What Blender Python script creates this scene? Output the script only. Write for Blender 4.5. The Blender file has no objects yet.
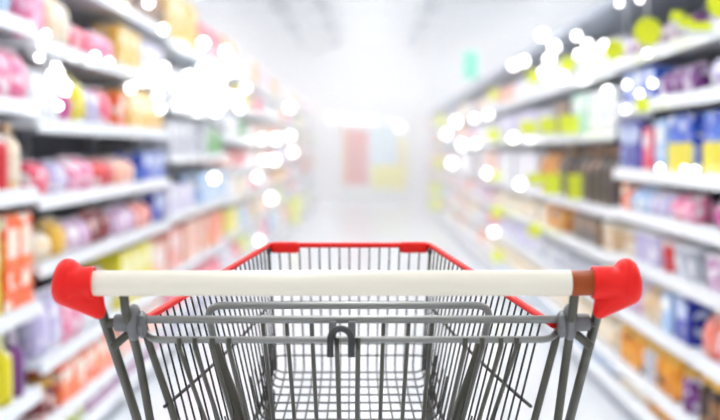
import bpy, bmesh, math, random
from mathutils import Vector, Matrix

random.seed(11)
S = bpy.context.scene
COL = S.collection
R = math.radians

# ------------------------------------------------------------------ render look
S.view_settings.view_transform = 'Standard'
S.view_settings.look = 'None'
S.view_settings.gamma = 1.0
S.view_settings.use_curve_mapping = False
S.view_settings.exposure = 0.0
S.cycles.use_denoising = True
S.cycles.max_bounces = 7
S.cycles.diffuse_bounces = 4
S.cycles.glossy_bounces = 3
S.cycles.volume_bounces = 1
S.cycles.caustics_reflective = False
S.cycles.caustics_refractive = False
S.cycles.sample_clamp_indirect = 6.0

# ------------------------------------------------------------------ camera
FPX = 1142.0
EYE = 1.18
PITCH = math.atan(60.0 / FPX)
YAW = math.atan(10.0 / FPX)
cam_data = bpy.data.cameras.new('camera')
cam = bpy.data.objects.new('camera', cam_data)
COL.objects.link(cam)
cam.location = (0, 0, EYE)
cam.rotation_euler = (math.pi / 2 - PITCH, 0, YAW)
cam_data.sensor_width = 36.0
cam_data.lens = 36.0 * FPX / 720.0
cam_data.clip_start = 0.05
cam_data.clip_end = 100
cam_data.dof.use_dof = True
cam_data.dof.focus_distance = 1.38
cam_data.dof.aperture_fstop = 3.1
S.camera = cam

# ------------------------------------------------------------------ materials
MATS = {}


def srgb(r, g, b):
    f = lambda c: (c / 255.0 / 12.92) if c <= 10 else ((c / 255.0 + 0.055) / 1.055) ** 2.4
    return (f(r), f(g), f(b), 1.0)


def mat(name, col, rough=0.5, metal=0.0, spec=0.5, coat=0.0, bump=0.0, bscale=60.0, var=0.0):
    if name in MATS:
        return MATS[name]
    m = bpy.data.materials.new(name)
    m.use_nodes = True
    nt = m.node_tree
    b = nt.nodes['Principled BSDF']
    b.inputs['Base Color'].default_value = col
    b.inputs['Roughness'].default_value = rough
    b.inputs['Metallic'].default_value = metal
    b.inputs['Specular IOR Level'].default_value = spec
    b.inputs['Coat Weight'].default_value = coat
    b.inputs['Coat Roughness'].default_value = 0.12
    if bump or var:
        tc = nt.nodes.new('ShaderNodeTexCoord')
        n = nt.nodes.new('ShaderNodeTexNoise')
        n.inputs['Scale'].default_value = bscale
        n.inputs['Detail'].default_value = 3
        nt.links.new(tc.outputs['Object'], n.inputs['Vector'])
        if bump:
            bp = nt.nodes.new('ShaderNodeBump')
            bp.inputs['Strength'].default_value = bump
            bp.inputs['Distance'].default_value = 0.001
            nt.links.new(n.outputs['Fac'], bp.inputs['Height'])
            nt.links.new(bp.outputs['Normal'], b.inputs['Normal'])
        if var:
            mr = nt.nodes.new('ShaderNodeMapRange')
            mr.inputs['To Min'].default_value = 1.0 - var
            mr.inputs['To Max'].default_value = 1.0 + var
            nt.links.new(n.outputs['Fac'], mr.inputs['Value'])
            mx = nt.nodes.new('ShaderNodeMix')
            mx.data_type = 'RGBA'
            mx.blend_type = 'MULTIPLY'
            mx.inputs['Factor'].default_value = 1.0
            mx.inputs['A'].default_value = col
            nt.links.new(mr.outputs['Result'], mx.inputs['B'])
            nt.links.new(mx.outputs['Result'], b.inputs['Base Color'])
    MATS[name] = m
    return m


def print_mat(name, c1, c2, c3, scale=15.0, rough=0.35):
    """printed packaging: a base colour with blotches of two more inks, shifted on every copy"""
    key = 'print ' + name
    if key in MATS:
        return MATS[key]
    m = bpy.data.materials.new(key)
    m.use_nodes = True
    nt = m.node_tree
    b = nt.nodes['Principled BSDF']
    b.inputs['Roughness'].default_value = rough
    b.inputs['Specular IOR Level'].default_value = 0.4
    tc = nt.nodes.new('ShaderNodeTexCoord')
    oi = nt.nodes.new('ShaderNodeObjectInfo')
    mu = nt.nodes.new('ShaderNodeMath')
    mu.operation = 'MULTIPLY'
    mu.inputs[1].default_value = 37.0
    nt.links.new(oi.outputs['Random'], mu.inputs[0])
    n = nt.nodes.new('ShaderNodeTexNoise')
    n.noise_dimensions = '4D'
    n.inputs['Scale'].default_value = scale
    n.inputs['Detail'].default_value = 1.5
    n.inputs['Distortion'].default_value = 0.6
    nt.links.new(tc.outputs['Object'], n.inputs['Vector'])
    nt.links.new(mu.outputs[0], n.inputs['W'])
    cr = nt.nodes.new('ShaderNodeValToRGB')
    e = cr.color_ramp.elements
    e[0].position = 0.0
    e[0].color = srgb(*c2)
    e[1].position = 0.40
    e[1].color = srgb(*c2)
    for p, c in ((0.44, c1), (0.56, c1), (0.60, c3)):
        k = e.new(p)
        k.color = srgb(*c)
    nt.links.new(n.outputs['Fac'], cr.inputs['Fac'])
    nt.links.new(cr.outputs['Color'], b.inputs['Base Color'])
    MATS[key] = m
    return m


def emit_mat(name, col, strength):
    if name in MATS:
        return MATS[name]
    m = bpy.data.materials.new(name)
    m.use_nodes = True
    b = m.node_tree.nodes['Principled BSDF']
    b.inputs['Base Color'].default_value = (0.8, 0.8, 0.8, 1)
    b.inputs['Emission Color'].default_value = col
    b.inputs['Emission Strength'].default_value = strength
    MATS[name] = m
    return m


M_SHELF = mat('white shelf enamel', srgb(236, 240, 244), 0.35)
M_RAIL = mat('price rail plastic', srgb(244, 247, 250), 0.22, coat=0.3)
M_BACK = mat('shelf back panel', srgb(62, 68, 84), 0.6)
M_UPRIGHT = mat('shelf upright', srgb(168, 176, 188), 0.45)
M_KICK = mat('kick plate', srgb(170, 175, 182), 0.5)
M_ZINC = mat('zinc wire', (0.080, 0.076, 0.058, 1), 0.36, metal=0.4, spec=0.5)
M_THIN = mat('thin basket wire', (0.048, 0.047, 0.041, 1), 0.40, metal=0.3)
M_BAR = mat('bright zinc bar', (0.25, 0.25, 0.232, 1), 0.30, metal=0.5)
M_GREYPL = mat('grey plastic fitting', (0.155, 0.158, 0.160, 1), 0.42)
M_RED = mat('red plastic', (0.84, 0.009, 0.004, 1), 0.45, spec=0.3)
M_CREAM = mat('cream handle', srgb(238, 231, 210), 0.32, coat=0.15)
M_BAND = mat('rust brown band', srgb(156, 66, 0), 0.4, spec=0.35)
M_HOOK = mat('dark hook', (0.035, 0.036, 0.036, 1), 0.4)
M_RUBBER = mat('grey rubber tyre', (0.06, 0.06, 0.065, 1), 0.7)
M_LIME = mat('lime promo card', srgb(230, 240, 6), 0.5)
M_YELLOW = mat('yellow promo card', srgb(240, 222, 20), 0.45)
M_CLEAR = mat('pale arm plastic', srgb(225, 230, 232), 0.3)

# ------------------------------------------------------------------ object helpers


def new_obj(name, bm, m, parent=None, smooth=True, angle=40):
    me = bpy.data.meshes.new(name)
    bmesh.ops.recalc_face_normals(bm, faces=bm.faces)
    bm.to_mesh(me)
    bm.free()
    if m is not None:
        me.materials.append(m)
    if smooth:
        for p in me.polygons:
            p.use_smooth = True
        me.set_sharp_from_angle(angle=R(angle))
    o = bpy.data.objects.new(name, me)
    COL.objects.link(o)
    if parent is not None:
        o.parent = parent
    return o


def empty(name, loc=(0, 0, 0), rz=0.0):
    o = bpy.data.objects.new(name, None)
    o.empty_display_size = 0.05
    o.location = loc
    o.rotation_euler = (0, 0, rz)
    COL.objects.link(o)
    return o


def tag(o, label=None, cat=None, group=None, kind=None):
    if label:
        o['label'] = label
    if cat:
        o['category'] = cat
    if group:
        o['group'] = group
    if kind:
        o['kind'] = kind
    return o


def copy_tree(o, parent=None):
    c = o.copy()
    COL.objects.link(c)
    if parent is not None:
        c.parent = parent
    for ch in o.children:
        copy_tree(ch, c)
    return c


def add_box(bm, lo, hi, bevel=0.0, seg=2):
    x0, y0, z0 = lo
    x1, y1, z1 = hi
    v = [bm.verts.new(p) for p in ((x0, y0, z0), (x1, y0, z0), (x1, y1, z0), (x0, y1, z0),
                                   (x0, y0, z1), (x1, y0, z1), (x1, y1, z1), (x0, y1, z1))]
    fs = [bm.faces.new([v[i] for i in f]) for f in ((0, 3, 2, 1), (4, 5, 6, 7), (0, 1, 5, 4), (1, 2, 6, 5), (2, 3, 7, 6), (3, 0, 4, 7))]
    if bevel:
        es = list({e for f in fs for e in f.edges})
        bmesh.ops.bevel(bm, geom=es, offset=bevel, segments=seg, affect='EDGES', profile=0.5)
    return fs


def fillet(pts, rad, n=5):
    """round the corners of a polyline"""
    pts = [Vector(p) for p in pts]
    out = [pts[0]]
    for i in range(1, len(pts) - 1):
        p = pts[i]
        a = (pts[i - 1] - p)
        b = (pts[i + 1] - p)
        la, lb = a.length, b.length
        r = min(rad, la * 0.49, lb * 0.49)
        a = p + a.normalized() * r
        b = p + b.normalized() * r
        for k in range(n + 1):
            t = k / n
            out.append(a * (1 - t) ** 2 + p * 2 * t * (1 - t) + b * t * t)
    out.append(pts[-1])
    return out


def add_tube(bm, pts, r, seg=8, closed=False, flat=1.0):
    pts = [Vector(p) for p in pts]
    n = len(pts)
    rr = r if isinstance(r, (list, tuple)) else [r] * n
    rings = []
    up = None
    for i in range(n):
        if closed:
            t = pts[(i + 1) % n] - pts[i - 1]
        elif i == 0:
            t = pts[1] - pts[0]
        elif i == n - 1:
            t = pts[-1] - pts[-2]
        else:
            t = (pts[i + 1] - pts[i]).normalized() + (pts[i] - pts[i - 1]).normalized()
        t.normalize()
        if up is None:
            ref = Vector((0, 0, 1)) if abs(t.z) < 0.9 else Vector((0, 1, 0))
            up = (ref - t * ref.dot(t)).normalized()
        else:
            up = (up - t * up.dot(t)).normalized()
        sd = t.cross(up)
        rings.append([bm.verts.new(pts[i] + (up * math.cos(2 * math.pi * k / seg) + sd * math.sin(2 * math.pi * k / seg) * flat) * rr[i]) for k in range(seg)])
    m = n if closed else n - 1
    for i in range(m):
        a, b = rings[i], rings[(i + 1) % n]
        for k in range(seg):
            bm.faces.new((a[k], a[(k + 1) % seg], b[(k + 1) % seg], b[k]))
    if not closed:
        bm.faces.new(list(reversed(rings[0])))
        bm.faces.new(rings[-1])


def add_lathe(bm, prof, seg=16, axis='z', origin=(0, 0, 0), sx=1.0, sy=1.0):
    """profile of (radius, height) turned about an axis"""
    o = Vector(origin)

    def place(r, h, a):
        c, s = r * math.cos(a) * sx, r * math.sin(a) * sy
        if axis == 'z':
            return o + Vector((c, s, h))
        if axis == 'x':
            return o + Vector((h, c, s))
        return o + Vector((c, h, s))
    rings = []
    for r, h in prof:
        rings.append([bm.verts.new(place(max(r, 1e-5), h, 2 * math.pi * k / seg)) for k in range(seg)])
    for a, b in zip(rings, rings[1:]):
        for k in range(seg):
            bm.faces.new((a[k], a[(k + 1) % seg], b[(k + 1) % seg], b[k]))
    bm.faces.new(list(reversed(rings[0])))
    bm.faces.new(rings[-1])


def BM():
    return bmesh.new()


def from_pixel(px, Y):
    """sideways position at depth Y of something seen px from the left edge"""
    return Y * math.tan(math.atan((px - 360.0) / FPX) - YAW)


ORD = ['first', 'second', 'third', 'fourth', 'fifth', 'sixth', 'seventh', 'eighth', 'ninth', 'tenth', 'eleventh', 'twelfth',
       'thirteenth', 'fourteenth', 'fifteenth', 'sixteenth', 'seventeenth', 'eighteenth', 'nineteenth', 'twentieth', 'twenty-first', 'twenty-second', 'twenty-third', 'twenty-fourth']

# ================================================================== SETTING
ROOM_L, ROOM_R, ROOM_B, ROOM_F, ROOM_H = -4.2, 4.2, -3.0, 28.0, 4.0


def struct(name, lo, hi, m, bevel=0.0):
    bm = BM()
    add_box(bm, lo, hi, bevel)
    o = new_obj(name, bm, m, smooth=False)
    o['kind'] = 'structure'
    return o


def floor_material():
    m = bpy.data.materials.new('polished floor tiles')
    m.use_nodes = True
    nt = m.node_tree
    b = nt.nodes['Principled BSDF']
    b.inputs['Roughness'].default_value = 0.22
    b.inputs['Specular IOR Level'].default_value = 0.6
    tc = nt.nodes.new('ShaderNodeTexCoord')
    br = nt.nodes.new('ShaderNodeTexBrick')
    br.offset = 0.0
    br.inputs['Scale'].default_value = 1.0
    br.inputs['Brick Width'].default_value = 0.6
    br.inputs['Row Height'].default_value = 0.6
    br.inputs['Mortar Size'].default_value = 0.004
    br.inputs['Color1'].default_value = srgb(244, 245, 247)
    br.inputs['Color2'].default_value = srgb(240, 242, 245)
    br.inputs['Mortar'].default_value = srgb(205, 208, 214)
    nt.links.new(tc.outputs['Object'], br.inputs['Vector'])
    nt.links.new(br.outputs['Color'], b.inputs['Base Color'])
    return m


M_WALL = mat('white wall paint', srgb(236, 235, 238), 0.8, bump=0.15, bscale=90)
M_CEIL = mat('grey white ceiling', srgb(214, 220, 226), 0.85, bump=0.1, bscale=40)
M_BEAM = mat('ceiling beam paint', srgb(226, 229, 233), 0.7)
M_DUCT = mat('blue grey duct', srgb(120, 130, 146), 0.55)
struct('floor', (ROOM_L, ROOM_B, -0.1), (ROOM_R, ROOM_F, 0), floor_material())
struct('ceiling', (ROOM_L, ROOM_B, ROOM_H), (ROOM_R, ROOM_F, ROOM_H + 0.1), M_CEIL)
struct('wall_left', (ROOM_L - 0.1, ROOM_B, 0), (ROOM_L, ROOM_F, ROOM_H), M_WALL)
struct('wall_right', (ROOM_R, ROOM_B, 0), (ROOM_R + 0.1, ROOM_F, ROOM_H), M_WALL)
struct('wall_far', (ROOM_L, ROOM_F, 0), (ROOM_R, ROOM_F + 0.1, ROOM_H), M_WALL)
struct('wall_near', (ROOM_L, ROOM_B - 0.1, 0), (ROOM_R, ROOM_B, ROOM_H), M_WALL)
struct('trim_1', (ROOM_L, 21.6, ROOM_H - 0.33), (ROOM_R, 21.95, ROOM_H), M_BEAM)
struct('trim_2', (ROOM_L, 24.6, ROOM_H - 0.33), (ROOM_R, 24.95, ROOM_H), M_BEAM)
struct('trim_3', (ROOM_L, 18.2, ROOM_H - 0.33), (ROOM_R, 18.55, ROOM_H), M_BEAM)
struct('trim_4', (-1.75, 18.6, ROOM_H - 0.3), (-1.45, 27.9, ROOM_H - 0.24), M_DUCT)
struct('trim_5', (-1.0, 18.6, ROOM_H - 0.3), (-0.7, 27.9, ROOM_H - 0.24), M_DUCT)
struct('trim_6', (0.9, 18.6, ROOM_H - 0.3), (1.2, 27.9, ROOM_H - 0.24), M_DUCT)
struct('pillar', (1.36, 24.9, 0), (1.72, 25.26, ROOM_H), M_BEAM, 0.02)

# ceiling lights -----------------------------------------------------------
M_TUBE = emit_mat('ceiling lamp diffuser', (0.94, 0.97, 1.0, 1), 18.0)
M_TUBE_MID = emit_mat('half dimmed lamp diffuser', (0.98, 0.98, 1.0, 1), 10.0)
M_TUBE_FAR = emit_mat('softer lamp diffuser', (0.98, 0.97, 0.95, 1), 16.0)  # for panels added out of sight to brighten the far end
M_TUBE_DIM = emit_mat('dimmed lamp diffuser', (0.97, 0.98, 1.0, 1), 7.0)
M_FIX = mat('lamp housing', srgb(235, 238, 240), 0.4)


def ceiling_light(x, y, label, tube):
    t = empty('ceiling_light', (x, y, ROOM_H))
    tag(t, label, 'ceiling light', 'ceiling light panels')
    bm = BM()
    add_box(bm, (-0.34, -0.64, -0.07), (0.34, 0.64, 0.0), 0.01)
    new_obj('housing', bm, M_FIX, t, smooth=False)
    bm = BM()
    add_box(bm, (-0.30, -0.60, -0.085), (0.30, 0.60, -0.072), 0.004)
    new_obj('diffuser', bm, tube, t, smooth=False)
    return t


protos = {}
for row, x in (('over the aisle', 0.0), ('behind the left shelves', -2.9), ('behind the right shelves', 2.9)):
    for k in range(12):
        y = 26.0 if k == 11 else 19.5 if k == 9 else -1.6 + k * 2.45
        dim = 'half dimmed' if k == 1 and x == 0 else 'added fill' if k >= 9 else 'dimmed' if k < 2 else 'bright'
        lab = f'white {dim} ceiling light, {ORD[k]} from the cart in the row {row}'
        if dim not in protos:
            protos[dim] = ceiling_light(x, y, lab, {'dimmed': M_TUBE_DIM, 'half dimmed': M_TUBE_MID, 'added fill': M_TUBE_FAR, 'bright': M_TUBE}[dim])
        else:
            c = copy_tree(protos[dim])
            c.location = (x, y, ROOM_H)
            c['label'] = lab

# ================================================================== SHELVING
FACE = 1.10          # shelf edges stand this far from the centre of the aisle
DEPTH = 0.46
UNIT = 1.25
TH = 0.03

LEFT_A = (0.415, 0.157, -0.126, -0.503, -0.79)
LEFT_B = (0.65, 0.375, 0.105, -0.155, -0.385, -0.714, -0.93)
LEFT_C = (0.62, 0.26, -0.03, -0.36, -0.68, -0.92)
LEFT_D = (0.62, 0.36, 0.10, -0.14, -0.38, -0.66, -0.92)
RIGHT_A = (0.40, 0.20, -0.083, -0.258, -0.463, -0.69, -0.93)
RIGHT_B = (0.385, 0.09, -0.27, -0.48, -0.70, -0.93)


def bay(side, y0, levels, label):
    """one gondola unit; side is -1 left or +1 right, local +x points away from the aisle on the right"""
    s = side
    t = empty('shelf_unit', (s * FACE, y0, 0))
    tag(t, label, 'shelf unit', 'shelf units along the aisle')
    top = 2.12 if s < 0 else 1.86
    X = lambda a, b: (min(s * a, s * b), max(s * a, s * b))
    bm = BM()
    x0, x1 = X(DEPTH, DEPTH + 0.03)
    add_box(bm, (x0, 0.0, 0.1), (x1, UNIT, top))
    new_obj('back_panel', bm, M_BACK, t, smooth=False)
    for yy in (0.0, UNIT - 0.03):
        bm = BM()
        x0, x1 = X(DEPTH - 0.05, DEPTH + 0.035)
        add_box(bm, (x0, yy + 0.001, 0), (x1, yy + 0.029, top + 0.02), 0.003)
        new_obj('upright', bm, M_UPRIGHT, t, smooth=False)
    bm = BM()
    x0, x1 = X(0.03, DEPTH)
    add_box(bm, (x0, 0.004, 0.0), (x1, UNIT - 0.004, 0.1), 0.004)
    new_obj('base_plinth', bm, M_KICK, t, smooth=False)
    lv = [EYE + z for z in levels] + [0.135]
    for z in lv:
        bm = BM()
        x0, x1 = X(0.012, DEPTH - 0.002)
        add_box(bm, (x0, 0.004, z - TH), (x1, UNIT - 0.004, z), 0.003)
        b = new_obj('shelf_board', bm, M_SHELF, t, smooth=False)
        bm = BM()
        pr = [(0.0, -0.046), (0.012, -0.046), (0.012, 0.006), (0.008, 0.006)]
        a = [bm.verts.new((s * p, 0.004, z + q)) for p, q in pr]
        c = [bm.verts.new((s * p, UNIT - 0.004, z + q)) for p, q in pr]
        for i in range(4):
            bm.faces.new((a[i], a[(i + 1) % 4], c[(i + 1) % 4], c[i]))
        bm.faces.new(a)
        bm.faces.new(list(reversed(c)))
        new_obj('price_rail', bm, M_RAIL, b, smooth=False)
    if s > 0:
        bm = BM()
        x0, x1 = X(0.0, DEPTH)
        add_box(bm, (x0, 0.004, top - 0.02), (x1, UNIT - 0.004, top + 0.02), 0.004)
        new_obj('canopy_board', bm, M_UPRIGHT, t, smooth=False)
    return lv


BAYS = {}   # (side, index) -> (y0, levels low..high, phrase)
for side, start, word in ((-1, 2.55, 'left'), (1, 2.70, 'right')):
    for k in range(17):
        y0 = start + k * UNIT
        if side < 0:
            lv = LEFT_A if k == 0 else LEFT_B if k in (1, 2) else LEFT_C if k in (3, 4) else LEFT_D
        else:
            lv = RIGHT_A if k in (0, 1) else RIGHT_B
        lab = f'white steel shelf unit, {ORD[k]} from the cart in the {word} row'
        got = bay(side, y0, lv, lab)
        BAYS[(side, k)] = (y0, sorted(got), f'{ORD[k]} {word} unit')

# ================================================================== GOODS
PAL = {
    'orange': ((248, 92, 10), (252, 150, 60), (250, 235, 215)),
    'amber': ((222, 140, 16), (240, 170, 40), (90, 60, 30)),
    'yellow': ((232, 216, 8), (238, 222, 20), (250, 246, 190)),
    'golden': ((232, 180, 60), (240, 200, 90), (250, 240, 200)),
    'tan': ((214, 178, 128), (230, 200, 160), (245, 238, 220)),
    'cream': ((240, 226, 200), (246, 238, 220), (236, 200, 150)),
    'peach': ((246, 178, 150), (250, 210, 190), (250, 240, 235)),
    'pink': ((236, 120, 160), (246, 190, 212), (250, 236, 240)),
    'rose': ((232, 60, 96), (246, 150, 170), (250, 230, 232)),
    'red': ((206, 24, 40), (230, 70, 70), (250, 226, 220)),
    'dark red': ((110, 8, 24), (150, 20, 36), (230, 190, 180)),
    'magenta': ((190, 40, 130), (225, 120, 180), (246, 225, 238)),
    'purple': ((110, 40, 120), (160, 90, 170), (232, 220, 240)),
    'lavender': ((198, 190, 226), (224, 220, 240), (246, 244, 250)),
    'mauve': ((206, 160, 196), (226, 196, 220), (246, 238, 244)),
    'blue': ((20, 70, 190), (70, 130, 220), (226, 234, 246)),
    'deep blue': ((10, 30, 150), (30, 60, 190), (200, 214, 240)),
    'pale blue': ((160, 196, 236), (200, 222, 246), (246, 250, 252)),
    'mint': ((150, 214, 184), (190, 232, 210), (244, 250, 246)),
    'green': ((70, 150, 70), (130, 190, 110), (240, 246, 225)),
    'lime': ((206, 222, 40), (226, 236, 110), (250, 250, 220)),
    'white': ((240, 241, 244), (226, 230, 238), (250, 250, 250)),
    'pearl': ((226, 224, 232), (236, 234, 240), (246, 246, 248)),
    'brown': ((92, 62, 46), (122, 86, 60), (206, 150, 80)),
    'dark brown': ((60, 44, 40), (84, 62, 52), (150, 110, 70)),
    'grey': ((176, 180, 190), (206, 208, 216), (240, 240, 244)),
    'salmon': ((236, 130, 110), (244, 180, 165), (250, 236, 230)),
}
NOUN = {'box': ('product_box', 'box', 'box'), 'carton': ('far_product_box', 'carton', 'carton'), 'pack': ('wrapped_pack', 'pack', 'pack'), 'bag': ('snack_bag', 'bag', 'bag'), 'bottle': ('plastic_bottle', 'bottle', 'bottle'),  # cartons are the same product boxes, farther down the rows
        'jar': ('glass_jar', 'jar', 'jar'), 'can': ('tin_can', 'can', 'can'), 'tub': ('plastic_tub', 'tub', 'tub'), 'duo': ('two_colour_box', 'and yellow box', 'box')}
LIDCOL = {'red': 'white', 'white': 'blue', 'blue': 'white', 'orange': 'yellow'}
CACHE = {}


def qz(v, q=0.01):
    return max(q, round(v / q) * q)


def rounded_ring(w, d, n=6, r=0.3):
    """points of a rounded rectangle, w along y and d along x"""
    pts = []
    rr = min(w, d) * r
    for cx, cy, a0 in ((d / 2 - rr, w / 2 - rr, 0), (-d / 2 + rr, w / 2 - rr, 90), (-d / 2 + rr, -w / 2 + rr, 180), (d / 2 - rr, -w / 2 + rr, 270)):
        for k in range(n):
            a = R(a0 + 90 * k / (n - 1))
            pts.append((cx + rr * math.cos(a), cy + rr * math.sin(a)))
    return pts


def loft(bm, rings):
    vs = [[bm.verts.new(p) for p in ring] for ring in rings]
    n = len(vs[0])
    for a, b in zip(vs, vs[1:]):
        for k in range(n):
            bm.faces.new((a[k], a[(k + 1) % n], b[(k + 1) % n], b[k]))
    bm.faces.new(list(reversed(vs[0])))
    bm.faces.new(vs[-1])


def make_product(kind, colour, w, h, d, detail):
    """front towards local -x; base at z = 0; detail adds the parts"""
    name = NOUN[kind][0]
    c = PAL[colour]
    pm = print_mat(colour, *c)
    plain = mat('plain ' + colour, srgb(*c[0]), 0.35)
    pale = mat('pale ' + colour, srgb(*c[2]), 0.35)
    bm = BM()
    parts = []
    if kind in ('box', 'carton', 'pack', 'duo'):
        add_box(bm, (-d / 2, -w / 2, 0), (d / 2, w / 2, h), 0.018 if kind == 'pack' else 0.004, 3 if kind == 'pack' else 1)
        body = new_obj(name, bm, pm, smooth=False)
        if kind == 'duo':
            b2 = BM()
            add_box(b2, (-d / 2 - 0.0015, -w / 2 + 0.001, 0.002), (d / 2 - 0.01, w / 2 - 0.001, h * 0.52), 0.002, 1)
            bmesh.ops.scale(b2, vec=(1.0, 1.012, 1.0), verts=b2.verts)
            parts.append(('yellow_lower_half', b2, mat('plain yellow', srgb(*PAL['yellow'][0]), 0.35)))
        elif detail:
            b2 = BM()
            add_box(b2, (-d / 2 - 0.0015, -w * 0.36, h * 0.55), (-d / 2 + 0.001, w * 0.36, h * 0.86), 0.0006, 1)
            parts.append(('brand_panel', b2, pale))
            b2 = BM()
            add_box(b2, (-d / 2 - 0.0012, -w * 0.40, h * 0.12), (-d / 2 + 0.001, w * 0.40, h * 0.22), 0.0005, 1)
            parts.append(('colour_band', b2, plain))
    elif kind == 'bag':
        rings = []
        for t, fw, fd in ((0, .80, .55), (.04, .92, .8), (.15, .98, .96), (.4, 1, 1), (.65, .98, .92), (.82, .95, .62), (.92, .96, .22), (.94, .97, .06), (1.0, .98, .05)):
            rings.append([(x * fd, y * fw, h * t) for x, y in rounded_ring(w, d, 5, 0.42)])
        loft(bm, rings)
        body = new_obj(name, bm, pm, angle=50)
        if detail:
            b2 = BM()
            loft(b2, [[(x * 0.05 + 0, y * 0.985, h * t) for x, y in rounded_ring(w, d, 5, 0.42)] for t in (0.945, 0.998)])
            bmesh.ops.scale(b2, vec=(1.6, 1.0, 1.0), verts=b2.verts)
            parts.append(('crimped_seal', b2, pale))
    elif kind == 'bottle':
        rings = []
        for t, f in ((0, .88), (.02, 1), (.58, 1), (.68, .93), (.76, .62), (.82, .40), (.86, .36)):
            rings.append([(x * f, y * f, h * t) for x, y in rounded_ring(w * 0.94, d, 5, 0.45)])
        loft(bm, rings)
        body = new_obj(name, bm, pm, angle=50)
        b2 = BM()
        r = min(w, d) * 0.24
        add_lathe(b2, [(r * .96, h * .855), (r, h * .87), (r * .96, h * .985), (r * .8, h)], 12)
        parts.append(('bottle_cap', b2, pale))
        if detail:
            b2 = BM()
            loft(b2, [[(x * 1.02, y * 1.02, h * t) for x, y in rounded_ring(w * 0.94, d, 5, 0.45)] for t in (.14, .50)])
            parts.append(('wrap_label', b2, plain))
    elif kind == 'jar':
        r = min(w, d) / 2
        add_lathe(bm, [(r * .9, 0), (r, .015), (r, h * .70), (r * .8, h * .80), (r * .78, h * .86)], 16)
        body = new_obj(name, bm, pm, angle=50)
        b2 = BM()
        add_lathe(b2, [(r * .84, h * .84), (r * .86, h * .86), (r * .86, h * .98), (r * .8, h)], 16)
        parts.append(('jar_lid', b2, mat('plain golden', srgb(*PAL['golden'][0]), 0.35)))
    elif kind == 'can':
        r = min(w, d) / 2
        add_lathe(bm, [(r * .97, 0), (r, .004), (r, .01), (r * .975, .014), (r * .975, h - .014), (r, h - .01), (r, h - .004), (r * .95, h), (r * .93, h - .004)], 16)
        body = new_obj(name, bm, pm, angle=50)
    else:
        r = min(w, d) / 2
        add_lathe(bm, [(r * .82, 0), (r * .84, .005), (r * .97, h * .86), (r * .97, h * .88)], 16)
        body = new_obj(name, bm, pm, angle=50)
        b2 = BM()
        add_lathe(b2, [(r * 1.0, h * .87), (r, h * .93), (r * .94, h * .95), (r * .9, h)], 16)
        parts.append(('tub_lid', b2, pale))
    for nm, b2, m2 in parts:
        new_obj(nm, b2, m2, body, smooth=nm not in ('brand_panel', 'colour_band', 'yellow_lower_half'))
    return body


def get_product(kind, colour, w, h, d, detail):
    key = (kind, colour, w, h, d, detail)
    if key not in CACHE:
        CACHE[key] = make_product(*key)
        return CACHE[key]
    return copy_tree(CACHE[key])


SEEN_COUNT = {}
FILL = {}
ITEMS = []


def find_bay(side, y):
    start = 2.55 if side < 0 else 2.70
    k = int((y - start) // UNIT)
    return k if 0 <= k < 17 else None


def in_view(x, y, z):
    px = 360 + FPX * math.tan(math.atan2(x, y) + YAW)
    py = 150 - (z - EYE) * FPX / y
    return -170 < px < 890 and -70 < py < 480


def put_row(side, y0, y1, level, kind, colour, w, hfrac, gap=0.008, setback=0.015, d=None):
    """stand goods of one kind from y0 to y1 on the shelf whose height above the eye is nearest to level"""
    y = y0
    while y + w <= y1 + 0.02:
        k = find_bay(side, y + w / 2)
        if k is None:
            return
        by0, lv, phrase = BAYS[(side, k)]
        # keep clear of the ends of the unit
        if y < by0 + 0.035:
            y = by0 + 0.035
        if y + w > by0 + UNIT - 0.035:
            if y1 > by0 + UNIT:
                y = by0 + UNIT + 0.036
                continue
            return
        j = min(range(len(lv)), key=lambda i: abs(lv[i] - EYE - level))
        z = lv[j]
        above = lv[j + 1] - TH - 0.02 if j + 1 < len(lv) else z + (0.30 if side < 0 else 0.19)
        h = qz((above - z) * hfrac)
        occ = FILL.setdefault((side, k, j), [])
        if any(a < y + w and y < b for a, b in occ):
            y += 0.03
            continue
        dd = d or (w if kind in ('jar', 'can', 'tub') else min(0.30, max(0.07, w * 0.75)))
        cx = side * (FACE + setback + dd / 2)
        if not in_view(cx, y + w / 2, z + h / 2):
            y += w + gap
            continue
        occ.append((y, y + w))
        ITEMS.append((side, k, j, kind, colour, w, h, qz(dd, 0.005), cx, y + w / 2, z))
        y += w + gap


L, Rr = -1, 1
# --- left, first unit (nearest)
put_row(L, 2.6, 3.78, 0.415, 'bag', 'pale blue', 0.20, 0.80)
put_row(L, 2.6, 3.45, 0.157, 'bag', 'white', 0.17, 0.86)
put_row(L, 3.45, 3.80, 0.157, 'bag', 'pink', 0.15, 0.80)
put_row(L, 2.6, 3.30, -0.126, 'bottle', 'orange', 0.12, 0.92)
put_row(L, 3.30, 3.56, -0.126, 'bottle', 'red', 0.12, 0.95)
put_row(L, 3.56, 3.80, -0.126, 'bottle', 'cream', 0.11, 0.92)
put_row(L, 2.6, 3.47, -0.503, 'box', 'yellow', 0.13, 0.88)
put_row(L, 3.47, 3.80, -0.503, 'box', 'orange', 0.137, 0.93)
put_row(L, 2.6, 3.45, -0.79, 'bag', 'lavender', 0.17, 0.80)
put_row(L, 3.45, 3.60, -0.79, 'bottle', 'yellow', 0.10, 0.92)
put_row(L, 3.58, 3.80, -0.79, 'bottle', 'purple', 0.09, 0.90)
put_row(L, 2.6, 3.80, -1.045, 'bag', 'pale blue', 0.18, 0.75)
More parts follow.
